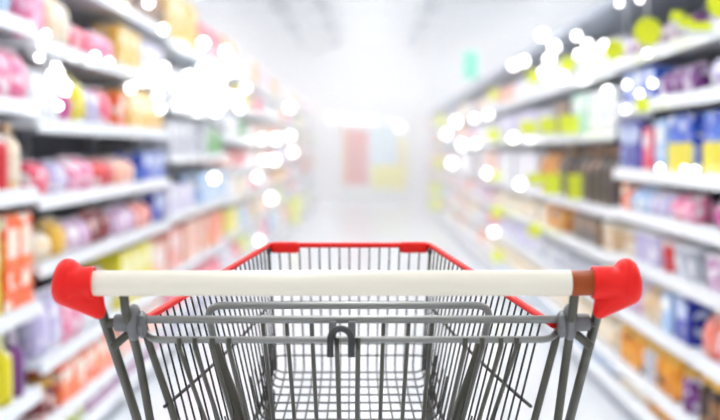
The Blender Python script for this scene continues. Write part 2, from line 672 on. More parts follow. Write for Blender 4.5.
# --- left, second and third units
put_row(L, 3.85, 4.26, 0.65, 'box', 'pink', 0.18, 0.8)
put_row(L, 4.26, 6.2, 0.65, 'box', 'brown', 0.22, 0.9)
put_row(L, 3.84, 4.02, 0.375, 'bag', 'pink', 0.15, 0.90)
put_row(L, 4.02, 4.30, 0.375, 'bag', 'cream', 0.13, 0.86)
put_row(L, 4.30, 4.75, 0.375, 'bag', 'rose', 0.20, 0.52)
put_row(L, 4.74, 5.05, 0.375, 'bag', 'pink', 0.13, 0.55)
put_row(L, 5.05, 5.60, 0.375, 'box', 'golden', 0.16, 0.80)
put_row(L, 5.60, 6.25, 0.375, 'box', 'lavender', 0.19, 0.7)
put_row(L, 3.84, 4.18, 0.105, 'bag', 'white', 0.15, 0.80)
put_row(L, 4.18, 4.36, 0.105, 'bag', 'magenta', 0.14, 0.70)
put_row(L, 4.36, 4.60, 0.105, 'bag', 'yellow', 0.17, 0.88)
put_row(L, 4.60, 4.80, 0.105, 'bag', 'lavender', 0.16, 0.70)
put_row(L, 4.80, 5.05, 0.105, 'bag', 'rose', 0.15, 0.72)
put_row(L, 5.05, 5.30, 0.105, 'box', 'orange', 0.12, 0.70)
put_row(L, 5.30, 6.25, 0.105, 'box', 'golden', 0.20, 0.82)
put_row(L, 3.84, 4.08, -0.155, 'bag', 'rose', 0.16, 0.56)
put_row(L, 4.08, 4.30, -0.155, 'bag', 'lavender', 0.16, 0.56)
put_row(L, 4.30, 4.70, -0.155, 'bag', 'pink', 0.17, 0.60)
put_row(L, 4.70, 5.0, -0.155, 'bag', 'red', 0.15, 0.58)
put_row(L, 5.06, 5.60, -0.155, 'bag', 'peach', 0.18, 0.58)
put_row(L, 5.60, 6.25, -0.155, 'box', 'blue', 0.20, 0.66)
put_row(L, 3.84, 4.05, -0.385, 'bag', 'cream', 0.17, 0.62)
put_row(L, 4.05, 4.25, -0.385, 'bag', 'golden', 0.16, 0.80)
put_row(L, 4.25, 4.60, -0.385, 'bag', 'mauve', 0.16, 0.68)
put_row(L, 4.60, 5.05, -0.385, 'bag', 'dark red', 0.16, 0.80)
put_row(L, 5.06, 5.50, -0.385, 'bag', 'mauve', 0.19, 0.7)
put_row(L, 5.50, 5.90, -0.385, 'bag', 'salmon', 0.17, 0.75)
put_row(L, 5.90, 6.25, -0.385, 'box', 'deep blue', 0.15, 0.82)
put_row(L, 3.84, 4.15, -0.714, 'bag', 'lavender', 0.14, 0.8)
put_row(L, 4.15, 4.45, -0.714, 'bag', 'pink', 0.14, 0.8)
put_row(L, 4.45, 4.95, -0.714, 'bag', 'white', 0.16, 0.75)
put_row(L, 5.06, 5.85, -0.714, 'box', 'yellow', 0.24, 0.90)
put_row(L, 5.85, 6.25, -0.714, 'box', 'peach', 0.18, 0.8)
put_row(L, 3.84, 4.08, -0.93, 'jar', 'dark red', 0.10, 0.72)
put_row(L, 4.08, 4.98, -0.93, 'box', 'orange', 0.17, 0.92)
put_row(L, 5.06, 6.25, -0.93, 'box', 'peach', 0.2, 0.9)
put_row(L, 3.84, 4.25, -1.045, 'bag', 'salmon', 0.18, 0.62)
put_row(L, 4.25, 4.50, -1.045, 'tub', 'lime', 0.11, 0.55)
put_row(L, 4.50, 6.25, -1.045, 'bottle', 'mauve', 0.12, 0.72)
# --- left, fourth and fifth units
put_row(L, 6.33, 7.6, 0.62, 'box', 'golden', 0.26, 0.95)
put_row(L, 7.6, 8.8, 0.62, 'box', 'rose', 0.24, 0.75)
put_row(L, 6.33, 7.5, 0.26, 'bag', 'white', 0.2, 0.75)
put_row(L, 7.58, 8.8, 0.26, 'box', 'pale blue', 0.22, 0.75)
put_row(L, 6.33, 7.9, -0.03, 'box', 'grey', 0.24, 0.82)
put_row(L, 7.9, 8.8, -0.03, 'bottle', 'green', 0.17, 0.85)
put_row(L, 6.33, 7.3, -0.36, 'box', 'lavender', 0.22, 0.55)
put_row(L, 7.3, 8.8, -0.36, 'box', 'pale blue', 0.22, 0.7)
put_row(L, 6.33, 6.9, -0.68, 'box', 'salmon', 0.2, 0.8)
put_row(L, 6.9, 8.0, -0.68, 'box', 'peach', 0.24, 0.85)
put_row(L, 8.0, 8.8, -0.68, 'box', 'orange', 0.2, 0.8)
put_row(L, 6.33, 8.8, -0.92, 'bag', 'rose', 0.24, 0.8)
put_row(L, 6.33, 8.8, -1.045, 'bag', 'lavender', 0.24, 0.6)
# --- right, first two units
put_row(Rr, 2.75, 4.0, 0.40, 'box', 'lavender', 0.20, 0.78)
put_row(Rr, 4.0, 5.2, 0.40, 'box', 'purple', 0.22, 0.35)
put_row(Rr, 2.75, 3.9, 0.20, 'bag', 'lavender', 0.17, 0.80)
put_row(Rr, 4.0, 4.5, 0.20, 'bag', 'purple', 0.15, 0.75)
put_row(Rr, 4.5, 5.18, 0.20, 'box', 'blue', 0.18, 0.88)
put_row(Rr, 2.75, 3.93, -0.083, 'duo', 'blue', 0.15, 0.90)
put_row(Rr, 3.98, 4.34, -0.083, 'duo', 'blue', 0.15, 0.90)
put_row(Rr, 4.34, 4.55, -0.083, 'box', 'pale blue', 0.15, 0.86)
put_row(Rr, 4.55, 4.75, -0.083, 'box', 'rose', 0.15, 0.72)
put_row(Rr, 4.75, 5.18, -0.083, 'box', 'deep blue', 0.18, 0.88)
put_row(Rr, 2.75, 3.75, -0.258, 'bag', 'magenta', 0.16, 0.85)
put_row(Rr, 3.75, 4.28, -0.258, 'bag', 'pink', 0.15, 0.80)
put_row(Rr, 4.28, 4.62, -0.258, 'bag', 'lavender', 0.14, 0.80)
put_row(Rr, 4.62, 4.95, -0.258, 'bag', 'pale blue', 0.15, 0.88)
put_row(Rr, 4.95, 5.2, -0.258, 'box', 'orange', 0.12, 0.85)
put_row(Rr, 2.75, 3.85, -0.463, 'tub', 'mauve', 0.13, 0.80)
put_row(Rr, 3.97, 4.30, -0.463, 'tub', 'grey', 0.13, 0.78)
put_row(Rr, 4.30, 4.50, -0.463, 'tub', 'red', 0.11, 0.80)
put_row(Rr, 4.50, 4.95, -0.463, 'tub', 'lavender', 0.12, 0.82)
put_row(Rr, 4.95, 5.2, -0.463, 'tub', 'tan', 0.12, 0.8)
put_row(Rr, 2.75, 3.68, -0.69, 'bag', 'rose', 0.15, 0.85)
put_row(Rr, 3.68, 3.93, -0.69, 'bag', 'salmon', 0.13, 0.85)
put_row(Rr, 3.98, 4.22, -0.69, 'box', 'deep blue', 0.18, 0.90)
put_row(Rr, 4.22, 4.40, -0.69, 'box', 'pale blue', 0.13, 0.86)
put_row(Rr, 4.40, 4.75, -0.69, 'bag', 'tan', 0.15, 0.8)
put_row(Rr, 4.75, 5.2, -0.69, 'bag', 'mauve', 0.17, 0.8)
put_row(Rr, 2.75, 3.66, -0.93, 'jar', 'orange', 0.12, 0.9)
put_row(Rr, 3.66, 3.93, -0.93, 'jar', 'dark brown', 0.11, 0.9)
put_row(Rr, 3.98, 4.15, -0.93, 'jar', 'purple', 0.10, 0.8)
put_row(Rr, 4.15, 4.45, -0.93, 'jar', 'amber', 0.10, 0.85)
put_row(Rr, 4.45, 4.65, -0.93, 'jar', 'grey', 0.09, 0.8)
put_row(Rr, 4.65, 5.2, -0.93, 'jar', 'amber', 0.10, 0.85)
put_row(Rr, 2.75, 4.0, -1.045, 'bag', 'grey', 0.18, 0.55)
put_row(Rr, 4.0, 4.6, -1.045, 'jar', 'amber', 0.11, 0.70)
put_row(Rr, 4.6, 5.2, -1.045, 'bag', 'cream', 0.16, 0.75)
# --- right, third to sixth units
put_row(Rr, 5.24, 6.2, 0.385, 'box', 'white', 0.22, 0.7)
put_row(Rr, 6.2, 8.9, 0.385, 'box', 'pearl', 0.28, 0.7)
put_row(Rr, 8.9, 10.1, 0.385, 'box', 'salmon', 0.28, 0.7)
put_row(Rr, 5.24, 5.9, 0.09, 'box', 'white', 0.2, 0.82)
put_row(Rr, 5.9, 6.45, 0.09, 'box', 'mint', 0.22, 0.85)
put_row(Rr, 6.5, 7.0, 0.09, 'box', 'dark brown', 0.2, 0.8)
put_row(Rr, 7.0, 7.6, 0.09, 'box', 'grey', 0.2, 0.7)
put_row(Rr, 7.7, 10.1, 0.09, 'box', 'lavender', 0.24, 0.75)
put_row(Rr, 5.24, 7.0, -0.27, 'bottle', 'dark brown', 0.19, 0.95)
put_row(Rr, 7.0, 7.6, -0.27, 'bottle', 'amber', 0.18, 0.92)
put_row(Rr, 7.7, 10.1, -0.27, 'box', 'pearl', 0.24, 0.8)
put_row(Rr, 5.24, 5.6, -0.48, 'tub', 'tan', 0.16, 0.85)
put_row(Rr, 5.6, 6.6, -0.48, 'box', 'dark brown', 0.22, 0.86)
put_row(Rr, 6.6, 7.25, -0.48, 'box', 'amber', 0.2, 0.85)
put_row(Rr, 7.25, 10.1, -0.48, 'box', 'cream', 0.26, 0.75)
put_row(Rr, 5.24, 5.7, -0.70, 'bag', 'golden', 0.18, 0.8)
put_row(Rr, 5.7, 7.6, -0.70, 'bag', 'grey', 0.22, 0.75)
put_row(Rr, 7.7, 10.1, -0.70, 'bag', 'lavender', 0.25, 0.75)
put_row(Rr, 5.24, 10.1, -0.93, 'bag', 'cream', 0.22, 0.8)
put_row(Rr, 5.24, 10.1, -1.045, 'bag', 'pale blue', 0.26, 0.6)

# --- the long rest of both rows, goods in broad blocks of one colour
FAR_L = {0.62: ['pearl', 'mauve', 'cream', 'white', 'tan'], 0.36: ['rose', 'white', 'lavender', 'pearl', 'yellow', 'cream'],
         0.10: ['salmon', 'white', 'green', 'pearl', 'peach', 'cream'], -0.14: ['red', 'white', 'lavender', 'peach', 'cream'],
         -0.38: ['salmon', 'pearl', 'golden', 'rose', 'white', 'cream'], -0.66: ['peach', 'lavender', 'yellow', 'pale blue', 'tan', 'cream'],
         -0.92: ['rose', 'lime', 'pale blue', 'white', 'pearl'], -1.045: ['lavender', 'pearl', 'cream']}
FAR_R = {0.385: ['salmon', 'pearl', 'white', 'cream'], 0.09: ['tan', 'lavender', 'white', 'peach'], -0.27: ['brown', 'peach', 'pearl', 'white'],
         -0.48: ['salmon', 'cream', 'mauve', 'pearl'], -0.70: ['lavender', 'rose', 'pearl', 'cream'], -0.93: ['pearl', 'salmon', 'cream'], -1.045: ['pearl', 'lavender', 'cream']}
rng = random.Random(5)
for side, table, s0 in ((L, FAR_L, 8.85), (Rr, FAR_R, 10.25)):
    for lev, cols in table.items():
        y = s0
        i = rng.randrange(len(cols))
        while y < 23.6:
            w = 0.26 if y < 11.5 else 0.36 if y < 16 else 0.52
            n = rng.choice((2, 3)) if y < 16 else rng.choice((1, 2))
            kind = rng.choice(('carton', 'carton', 'pack', 'bag'))
            put_row(side, y, y + n * (w + 0.01), lev, kind, cols[i % len(cols)], w, rng.choice((0.7, 0.8, 0.88)), d=0.28)
            y += n * (w + 0.01) + 0.015
            i += rng.choice((1, 1, 2))

TOT = {}
for it in ITEMS:
    key = it[:5]
    TOT[key] = TOT.get(key, 0) + 1
for it in sorted(ITEMS, key=lambda t: t[9]):
    side, k, j, kind, colour, w, h, d, cx, cy, z = it
    key = it[:5]
    n = SEEN_COUNT[key] = SEEN_COUNT.get(key, 0) + 1
    o = get_product(kind, colour, w, h, d, cy < 7.0)
    o.location = (cx, cy, z + 0.0005)
    o.rotation_euler = (0, 0, math.pi if side < 0 else 0)
    if kind in ('bag', 'bottle', 'jar', 'tub', 'can') and cy < 7.0:
        o.rotation_euler.z += R(rng.uniform(-4, 4))
    phrase = BAYS[(side, k)][2]
    nth = '' if TOT[key] == 1 else f'{ORD[n - 1]} '
    near = '' if TOT[key] == 1 else ' from the cart end'
    tag(o, f'{nth}{colour} {NOUN[kind][1]}{near}, {ORD[j]} shelf up, {phrase}', NOUN[kind][2],
        f'{colour} {NOUN[kind][1]} row on shelf {j + 1} of the {phrase}')

# ================================================================== PROMO SIGNS AND TAGS
PROMO_GROUP = 'lime promotion discs on the shelf edges'


def wobbler(side, px, py, dia, label, m=M_LIME, out=0.05):
    X = side * (FACE - out)
    Y = abs(X) * FPX / abs(px - 370.0)
    z = EYE + (150 - py) * Y / FPX
    t = empty('promo_disc', (X, Y, z))
    tag(t, label, 'promotion sign', PROMO_GROUP)
    bm = BM()
    r = dia / 2
    add_lathe(bm, [(r * .98, -0.002), (r, -0.001), (r, 0.001), (r * .98, 0.002)], 28, axis='y')
    new_obj('disc', bm, m, t)
    # thin arm back to the nearest price rail
    k = find_bay(side, Y)
    lv = BAYS[(side, k)][1]
    zr = max([q for q in lv if q < z] or [min(lv)]) - 0.012
    bm = BM()
    add_tube(bm, fillet([(0, 0.004, -r * 0.3), (side * out * .5, 0.004, (zr - z) * .8), (side * (out - 0.0), 0.004, zr - z)], 0.03), 0.0022, 6)
    new_obj('spring_arm', bm, M_CLEAR, t)


for px, py, dia, lab in (
        (645, 33, 0.108, 'largest round lime sign, above the top shelf of the right row'),
        (612, 51, 0.090, 'round lime sign just beyond the largest one on the right top shelf'),
        (566, 65, 0.082, 'round lime sign above the boxes, third from the cart on the right top shelf'),
        (532, 77, 0.088, 'round lime sign above the boxes, fourth from the cart on the right top shelf'),
        (493, 95, 0.10, 'round lime sign far down the right top shelf beside a salmon box'),
        (718, 5, 0.09, 'round lime sign at the right top shelf end nearest the cart'),
        (493, 135, 0.12, 'small round lime sign above the second shelf far down the right row'),
        (497, 212, 0.11, 'round lime sign low in the right row, upper of two far ones'),
        (535, 230, 0.095, 'round lime sign over the grey bags low in the right row'),
        (498, 256, 0.11, 'round lime sign low in the right row, lower of two far ones'),
        (440, 121, 0.18, 'pale lime sign at the far end of the right row, high up'),
        (439, 163, 0.17, 'pale lime sign at the far end of the right row, at eye height')):
    wobbler(1, px, py, dia, lab)


def price_card(side, px, py, w, h, label, m=M_LIME):
    """a lime card in a holder that stands out from the price rail, facing down the aisle"""
    X = side * (FACE - 0.012)
    Y = abs(X) * FPX / abs(px - 370.0)
    z = EYE + (150 - py) * Y / FPX
    t = empty('price_card', (X, Y, z))
    tag(t, label, 'price card', 'lime price cards on the shelf edges')
    bm = BM()
    x0, x1 = sorted((-side * w, 0))
    add_box(bm, (x0, -0.0015, -h / 2), (x1, 0.0015, h / 2), 0.0006, 1)
    new_obj('card', bm, m, t, smooth=False)
    bm = BM()
    x0, x1 = sorted((-side * w * 1.02, side * 0.016))
    add_box(bm, (x0, -0.004, -h / 2 - 0.012), (x1, 0.004, -h / 2 + 0.003), 0.001, 1)
    new_obj('card_holder', bm, M_CLEAR, t, smooth=False)


for side, px, py, w, h, lab in (
        (1, 578, 125, 0.10, 0.10, 'lime price card on the right second rail, nearest of three together'),
        (1, 556, 126, 0.10, 0.095, 'lime price card on the right second rail, middle of three together'),
        (1, 536, 128, 0.11, 0.09, 'lime price card on the right second rail, farthest of three together'),
        (1, 582, 187, 0.075, 0.13, 'tall lime price card beside the dark brown bottles on the right'),
        (1, 561, 184, 0.10, 0.12, 'lime price card under the dark brown bottles, square one'),
        (1, 546, 179, 0.12, 0.07, 'wide lime price card under the amber bottles on the right'),
        (1, 690, 24, 0.05, 0.04, 'lime price card on the right top rail, nearer of the pair'),
        (1, 708, 28, 0.07, 0.032, 'wide lime price card on the right top rail by the end sign'),
        (1, 680, 18, 0.045, 0.04, 'lime price card on the right top rail, farther of the pair'),
        (1, 500, 176, 0.09, 0.08, 'small lime price card far down the right row below eye height'),
        (1, 440, 188, 0.16, 0.16, 'pale lime price card low at the far right, upper one'),
        (1, 441, 204, 0.16, 0.22, 'pale lime price card low at the far right, lower one'),
        (1, 647, 105, 0.05, 0.06, 'small lime price card above the deep blue boxes on the right'),
        (-1, 289, 205, 0.16, 0.22, 'yellow price card low in the left row, upper of two'),
        (-1, 290, 219, 0.13, 0.14, 'lime price card low in the left row, lower of two')):
    price_card(side, px, py, w, h, lab)

# ================================================================== ADDED HIGHLIGHT GLOBES
M_GLOBE = emit_mat('lamp and highlight globe', (1.0, 0.99, 0.97, 1), 9.0)  # glow shared by the pendant lamps and the added highlight globes


def highlight_globe(side, px, py, r, label):  # glowing globe added to make a bright highlight spot at the shelf edge
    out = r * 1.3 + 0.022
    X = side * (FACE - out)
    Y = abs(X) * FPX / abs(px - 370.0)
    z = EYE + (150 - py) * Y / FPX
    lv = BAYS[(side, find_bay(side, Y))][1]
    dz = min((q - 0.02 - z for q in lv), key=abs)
    t = empty('highlight_globe', (X, Y, z))
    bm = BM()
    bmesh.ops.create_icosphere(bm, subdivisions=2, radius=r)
    new_obj('glow_globe', bm, M_GLOBE, t)
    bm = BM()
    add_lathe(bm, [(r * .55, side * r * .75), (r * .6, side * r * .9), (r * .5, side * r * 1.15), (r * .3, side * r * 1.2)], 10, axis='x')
    new_obj('globe_socket', bm, M_FIX, t)
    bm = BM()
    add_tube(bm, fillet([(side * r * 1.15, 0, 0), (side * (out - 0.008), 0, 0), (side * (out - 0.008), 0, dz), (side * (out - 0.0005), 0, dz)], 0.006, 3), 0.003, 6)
    new_obj('globe_arm', bm, M_FIX, t)
    tag(t, label, 'lamp', 'added highlight globes along the shelf edges')


HIGHLIGHTS_L = [(52, 74), (60, 72), (68, 86), (44, 46), (110, 62), (96, 56), (196, 96), (204, 104), (222, 104), (230, 96), (216, 72), (203, 70), (241, 72), (47, 35), (40, 58), (57, 67), (63, 80), (66, 92), (59, 106), (150, 4), (164, 30), (131, 88), (143, 82), (153, 82), (158, 96), (161, 109),
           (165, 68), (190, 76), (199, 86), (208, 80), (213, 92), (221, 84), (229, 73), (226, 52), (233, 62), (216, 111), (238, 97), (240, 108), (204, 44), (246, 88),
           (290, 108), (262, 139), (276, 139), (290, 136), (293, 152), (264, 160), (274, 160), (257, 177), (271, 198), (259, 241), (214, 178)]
HIGHLIGHTS_R = [(617, 5), (637, 1), (541, 36), (553, 48), (523, 62), (513, 66), (575, 37), (586, 45), (592, 56), (602, 46), (577, 55), (548, 60), (543, 73), (561, 78),
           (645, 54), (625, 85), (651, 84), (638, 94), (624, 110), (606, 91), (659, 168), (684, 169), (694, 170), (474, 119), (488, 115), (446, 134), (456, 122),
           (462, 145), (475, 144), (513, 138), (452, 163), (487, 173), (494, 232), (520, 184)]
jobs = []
for side, pts in ((-1, HIGHLIGHTS_L), (1, HIGHLIGHTS_R)):
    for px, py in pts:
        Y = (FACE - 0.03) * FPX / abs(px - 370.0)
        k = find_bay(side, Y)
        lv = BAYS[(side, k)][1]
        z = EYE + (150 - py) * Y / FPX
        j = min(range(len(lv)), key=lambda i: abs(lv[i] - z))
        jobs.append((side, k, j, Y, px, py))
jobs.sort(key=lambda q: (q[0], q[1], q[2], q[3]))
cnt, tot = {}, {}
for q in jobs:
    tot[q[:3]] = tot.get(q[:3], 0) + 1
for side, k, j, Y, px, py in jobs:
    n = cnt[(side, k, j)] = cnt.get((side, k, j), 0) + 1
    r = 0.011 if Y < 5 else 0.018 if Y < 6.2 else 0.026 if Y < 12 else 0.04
    nth = f'{ORD[n - 1]} added highlight globe from the cart' if tot[(side, k, j)] > 1 else 'single added highlight globe'
    highlight_globe(side, px, py, r, f'{nth} by the {ORD[j]} rail up, {BAYS[(side, k)][2]}')

# ================================================================== FAR END
def far_lamp(px, py, r, label):
    Y = 25.5
    x, z = from_pixel(px, Y), EYE + (150 - py) * Y / FPX
    t = empty('pendant_lamp', (x, Y, z))
    tag(t, label, 'pendant lamp', 'pendant lamps at the far end of the aisle')
    bm = BM()
    bmesh.ops.create_uvsphere(bm, u_segments=16, v_segments=10, radius=r)
    new_obj('glow_globe', bm, M_GLOBE, t)
    bm = BM()
    add_lathe(bm, [(r * .5, r * .85), (r * .55, r), (r * .2, r * 1.5)], 12)
    new_obj('globe_socket', bm, M_FIX, t)
    bm = BM()
    add_tube(bm, [(0, 0, r * 1.45), (0, 0, ROOM_H - z)], 0.006, 6)
    new_obj('lamp_cord', bm, M_CLEAR, t)


for i, (px, py) in enumerate(((332, 118), (347, 119), (360, 121), (371, 120), (399, 127))):
    far_lamp(px, py, 0.06, f'white globe pendant lamp at the far end, {ORD[i]} from the left')


def box_part(name, lo, hi, m, parent, bev=0.004):
    bm = BM()
    add_box(bm, lo, hi, bev, 1)
    return new_obj(name, bm, m, parent, smooth=False)


M_FRED = mat('display red', srgb(226, 70, 48), 0.5)
M_FOR = mat('display orange', srgb(240, 160, 70), 0.5)
M_FYEL = mat('display yellow', srgb(246, 236, 20), 0.5)
M_FBLUE = mat('poster pale blue', srgb(196, 222, 236), 0.6)
M_TURQ = mat('turquoise sign', srgb(30, 214, 170), 0.5)
YF = 25.0
t = empty('display_stand', (from_pixel(356, YF), YF, 0))
tag(t, 'red promotional display stand with an orange edge, at the far end of the aisle', 'display stand')
box_part('base', (-0.27, -0.2, 0), (0.27, 0.2, 0.42), M_RAIL, t)
box_part('red_panel', (-0.20, -0.2, 0.42), (0.27, 0.15, 1.62), M_FRED, t)
box_part('orange_side', (-0.30, -0.21, 0.42), (-0.20, 0.15, 1.70), M_FOR, t)
box_part('header', (-0.27, -0.205, 1.62), (0.27, 0.15, 1.80), M_RAIL, t)
t = empty('display_bin', (from_pixel(386, 24.4), 24.4, 0))
tag(t, 'low bright yellow display bin at the far end of the aisle', 'display bin')
box_part('bin_base', (-0.30, -0.22, 0), (0.30, 0.25, 0.36), M_RAIL, t)
box_part('yellow_front', (-0.32, -0.26, 0.36), (0.32, -0.22, 0.82), M_FYEL, t)
box_part('yellow_back', (-0.32, 0.25, 0.36), (0.32, 0.28, 0.86), M_FYEL, t)
for sx in (-1, 1):
    box_part('yellow_side', (min(sx * .32, sx * .29), -0.22, 0.36), (max(sx * .32, sx * .29), 0.25, 0.84), M_FYEL, t)
t = empty('banner_stand', (from_pixel(403, 25.6), 25.6, 0))
tag(t, 'tall narrow yellow banner stand beside the yellow bin', 'banner')
box_part('banner', (-0.09, -0.01, 0.25), (0.09, 0.01, 1.45), M_YELLOW, t)
box_part('foot', (-0.16, -0.12, 0), (0.16, 0.12, 0.03), M_UPRIGHT, t)
box_part('pole', (-0.012, 0.011, 0.03), (0.012, 0.03, 1.45), M_UPRIGHT, t)
t = empty('glass_cooler', (from_pixel(383, 27.4), 27.4, 0))
tag(t, 'pale blue upright cooler against the far wall behind the yellow bin', 'cooler')
box_part('cabinet', (-0.42, -0.3, 0), (0.42, 0.5, 1.95), M_RAIL, t, 0.02)
box_part('door', (-0.36, -0.33, 0.25), (0.36, -0.3, 1.75), M_FBLUE, t)
box_part('door_handle', (0.28, -0.36, 0.8), (0.31, -0.33, 1.3), M_UPRIGHT, t)
# hanging turquoise aisle sign
YS = 16.0
zs = EYE + (150 - 66) * YS / FPX
t = empty('hanging_sign', (from_pixel(470, YS), YS, zs))
tag(t, 'small turquoise sign hanging from the ceiling over the right row', 'sign')
box_part('sign_board', (-0.10, -0.012, -0.19), (0.10, 0.012, 0.19), M_TURQ, t)
for sx in (-0.07, 0.07):
    bm = BM()
    add_tube(bm, [(sx, 0, 0.185), (sx, 0, ROOM_H - zs)], 0.004, 6)
    new_obj('hanging_wire', bm, M_CLEAR, t)

# ================================================================== THE CART
CY = 1.2
CART = empty('shopping_cart', (0, 0, 0))
tag(CART, 'empty wire shopping cart with cream handle and red ends in the middle of the aisle', 'shopping cart')
CART_YAW = math.atan(16.0 / FPX)
CART.location = (from_pixel(347.3, CY), CY, 0)
CART.rotation_euler = (0, 0, CART_YAW)


def H(px_below, d):
    return EYE - px_below * d / FPX


# --- handle ---------------------------------------------------------------
ZH = H(133.6, 1.2)          # 1.04
bm = BM()
add_lathe(bm, [(0.0132, -0.272), (0.0136, -0.27), (0.0136, 0.2352), (0.0132, 0.2358)], 32, axis='x', origin=(0, 0, ZH))
handle = new_obj('handle', bm, M_CREAM, CART)
bm = BM()
add_lathe(bm, [(0.0132, 0.2359), (0.0136, 0.2365), (0.0136, 0.270), (0.0132, 0.272)], 32, axis='x', origin=(0, 0, ZH))
tag(new_obj('handle_band', bm, M_BAND, handle), 'rust brown band on the cream handle')
bm = BM()
add_lathe(bm, [(0.0105, -0.28), (0.0105, 0.28)], 16, axis='x', origin=(0, 0, ZH))
new_obj('handle_core', bm, M_BAR, handle)
for s in (-1, 1):
    e0 = 0.2668 if s < 0 else 0.2585
    su = 0.2645 if s < 0 else 0.2690
    # thick round flange with a skirt that runs down to the upright
    bm = BM()
    e = []
    for iu in range(15):
        for ia in range(28):
            th = math.pi * iu / 14
            a = 2 * math.pi * ia / 28
            rad = math.sin(th) ** 0.6
            e.append((s * (0.2962 + 0.0135 * math.cos(th) - 0.002 * math.sin(a)), 0.0205 * rad * math.cos(a), ZH + 0.0015 + 0.0250 * rad * math.sin(a)))
    for th in range(1, 8):
        for ia in range(16):
            v, a = math.pi * th / 8, 2 * math.pi * ia / 16
            e.append((s * su + 0.0075 * math.sin(v) * math.cos(a), 0.008 + 0.0085 * math.sin(v) * math.sin(a), ZH - 0.0305 - 0.0090 * math.cos(v)))
            e.append((s * (su + 0.002) + 0.0075 * math.sin(v) * math.cos(a), 0.006 + 0.0085 * math.sin(v) * math.sin(a), ZH - 0.010 - 0.0090 * math.cos(v)))
    for p in e:
        bm.verts.new(p)
    bmesh.ops.convex_hull(bm, input=bm.verts)
    bmesh.ops.delete(bm, geom=[v for v in bm.verts if not v.link_faces], context='VERTS')
    cap = new_obj('handle_cap', bm, M_RED, handle, angle=75)
    bm = BM()
    prof = [(0.0147, e0 + 0.0005), (0.0170, e0), (0.0177, e0 + 0.0015), (0.0174, e0 + 0.004), (0.0171, e0 + 0.012), (0.0171, 0.280), (0.0186, 0.2855), (0.0215, 0.291)]
    add_lathe(bm, [(r, s * x) for r, x in prof], 32, axis='x', origin=(0, -0.0005, ZH + 0.0005))
    new_obj('cap_sleeve', bm, M_RED, cap, angle=60)

WIDE = {-1: (0.001, 0.0, 0.002, 0.0), 1: (0.0055, 0.014, 0.012, 0.016)}   # outer top, outer low, clamp, inner low
# --- uprights -------------------------------------------------------------
for s in (-1, 1):
    wt, wl, wc, wi = WIDE[s]
    bm = BM()
    add_tube(bm, fillet([(s * (0.2635 + wt), 0.004, ZH - 0.018), (s * (0.252 + wl), 0.15, 0.861), (s * (0.238 + wl), 0.36, 0.60), (s * 0.232, 0.30, 0.17)], 0.08, 8), 0.0056, 12)
    new_obj('outer_upright', bm, M_ZINC, CART)
    bm = BM()
    add_tube(bm, fillet([(s * (0.2365 + wi * 0.25), 0.0, ZH - 0.008), (s * (0.2365 + wi * 0.25), 0.012, ZH - 0.035), (s * (0.234 + wi * 0.7), 0.065, 0.955), (s * (0.228 + wi), 0.14, 0.82), (s * (0.238 + wl), 0.345, 0.612)], 0.03, 6), 0.0051, 12)
    new_obj('inner_upright', bm, M_ZINC, CART)
    bm = BM()
    add_tube(bm, fillet([(s * (0.2255 + wi * .5), 0.052, 0.990), (s * (0.2215 + wi * .6), 0.057, 0.970), (s * (0.1965 + wi), 0.078, 0.879), (s * (0.167 + wi), 0.080, 0.757)], 0.02, 5), 0.0043, 10)
    new_obj('basket_post', bm, M_ZINC, CART)
    # diagonal stay from the outer upright to the clamp
    bm = BM()
    add_tube(bm, [(s * (0.2555 + wl * .7), 0.035, 0.966), (s * (0.2335 + wc), 0.035, 0.983)], 0.0046, 10)
    new_obj('stay', bm, M_ZINC, CART)

# --- clamps ---------------------------------------------------------------
ZC = 0.9935
for s in (-1, 1):
    cl = empty('clamp', (s * (0.2275 + WIDE[s][2]), 0.028, ZC))
    cl.parent = CART
    bm = BM()
    add_lathe(bm, [(0.0082, s * 0.004), (0.0098, s * 0.006), (0.0094, s * 0.021), (0.0080, s * 0.0225)], 18, axis='x')
    new_obj('clamp_stub', bm, M_GREYPL, cl)
    bm = BM()
    add_lathe(bm, [(0.0052, s * 0.02), (0.0052, s * 0.030)], 12, axis='x')
    new_obj('clamp_pin', bm, M_ZINC, cl)
    bm = BM()   # oval ring round the inner upright
    pts = [(s * 0.002, 0.011 * math.cos(a) + 0.003, 0.0150 * math.sin(a)) for a in [2 * math.pi * k / 24 for k in range(24)]]
    add_tube(bm, pts, 0.0054, 10, closed=True)
    new_obj('clamp_ring', bm, M_GREYPL, cl)
    bm = BM()
    add_lathe(bm, [(0.0125, -s * 0.0105), (0.0150, -s * 0.0085), (0.0155, -s * 0.006), (0.0140, -s * 0.0035)], 8, axis='x', origin=(0, 0.004, -0.0025))
    new_obj('clamp_collar', bm, M_GREYPL, cl, angle=25)
    bm = BM()
    add_lathe(bm, [(0.0105, -s * 0.004), (0.0115, 0.0), (0.0105, s * 0.005)], 12, axis='x', origin=(0, 0.004, 0))
    new_obj('clamp_core', bm, M_GREYPL, cl)

# --- cross bars -----------------------------------------------------------
VB1, ZB1 = 0.040, H(170.3, 1.24)
VB2, ZB2 = 0.036, H(190.8, 1.236)
bm = BM()
add_tube(bm, [(-0.2285, VB1, ZB1), (0.2385, VB1, ZB1)], 0.0044, 14)
new_obj('cross_bar', bm, M_BAR, CART)
bm = BM()
add_tube(bm, fillet([(-0.2245, VB1 + 0.01, ZB2 + 0.008), (-0.213, VB2, ZB2), (0.221, VB2, ZB2), (0.2330, VB1 + 0.01, ZB2 + 0.008)], 0.012), 0.0039, 14)
new_obj('hinge_bar', bm, M_BAR, CART)

# --- basket ---------------------------------------------------------------
V0, V1 = 0.075, 0.55


def lerp(a, b, t):
    return a + (b - a) * t


def rim(v):
    t = (v - V0) / (V1 - V0)
    return lerp(0.2225, 0.1241, t), lerp(0.993, 1.0340, t)


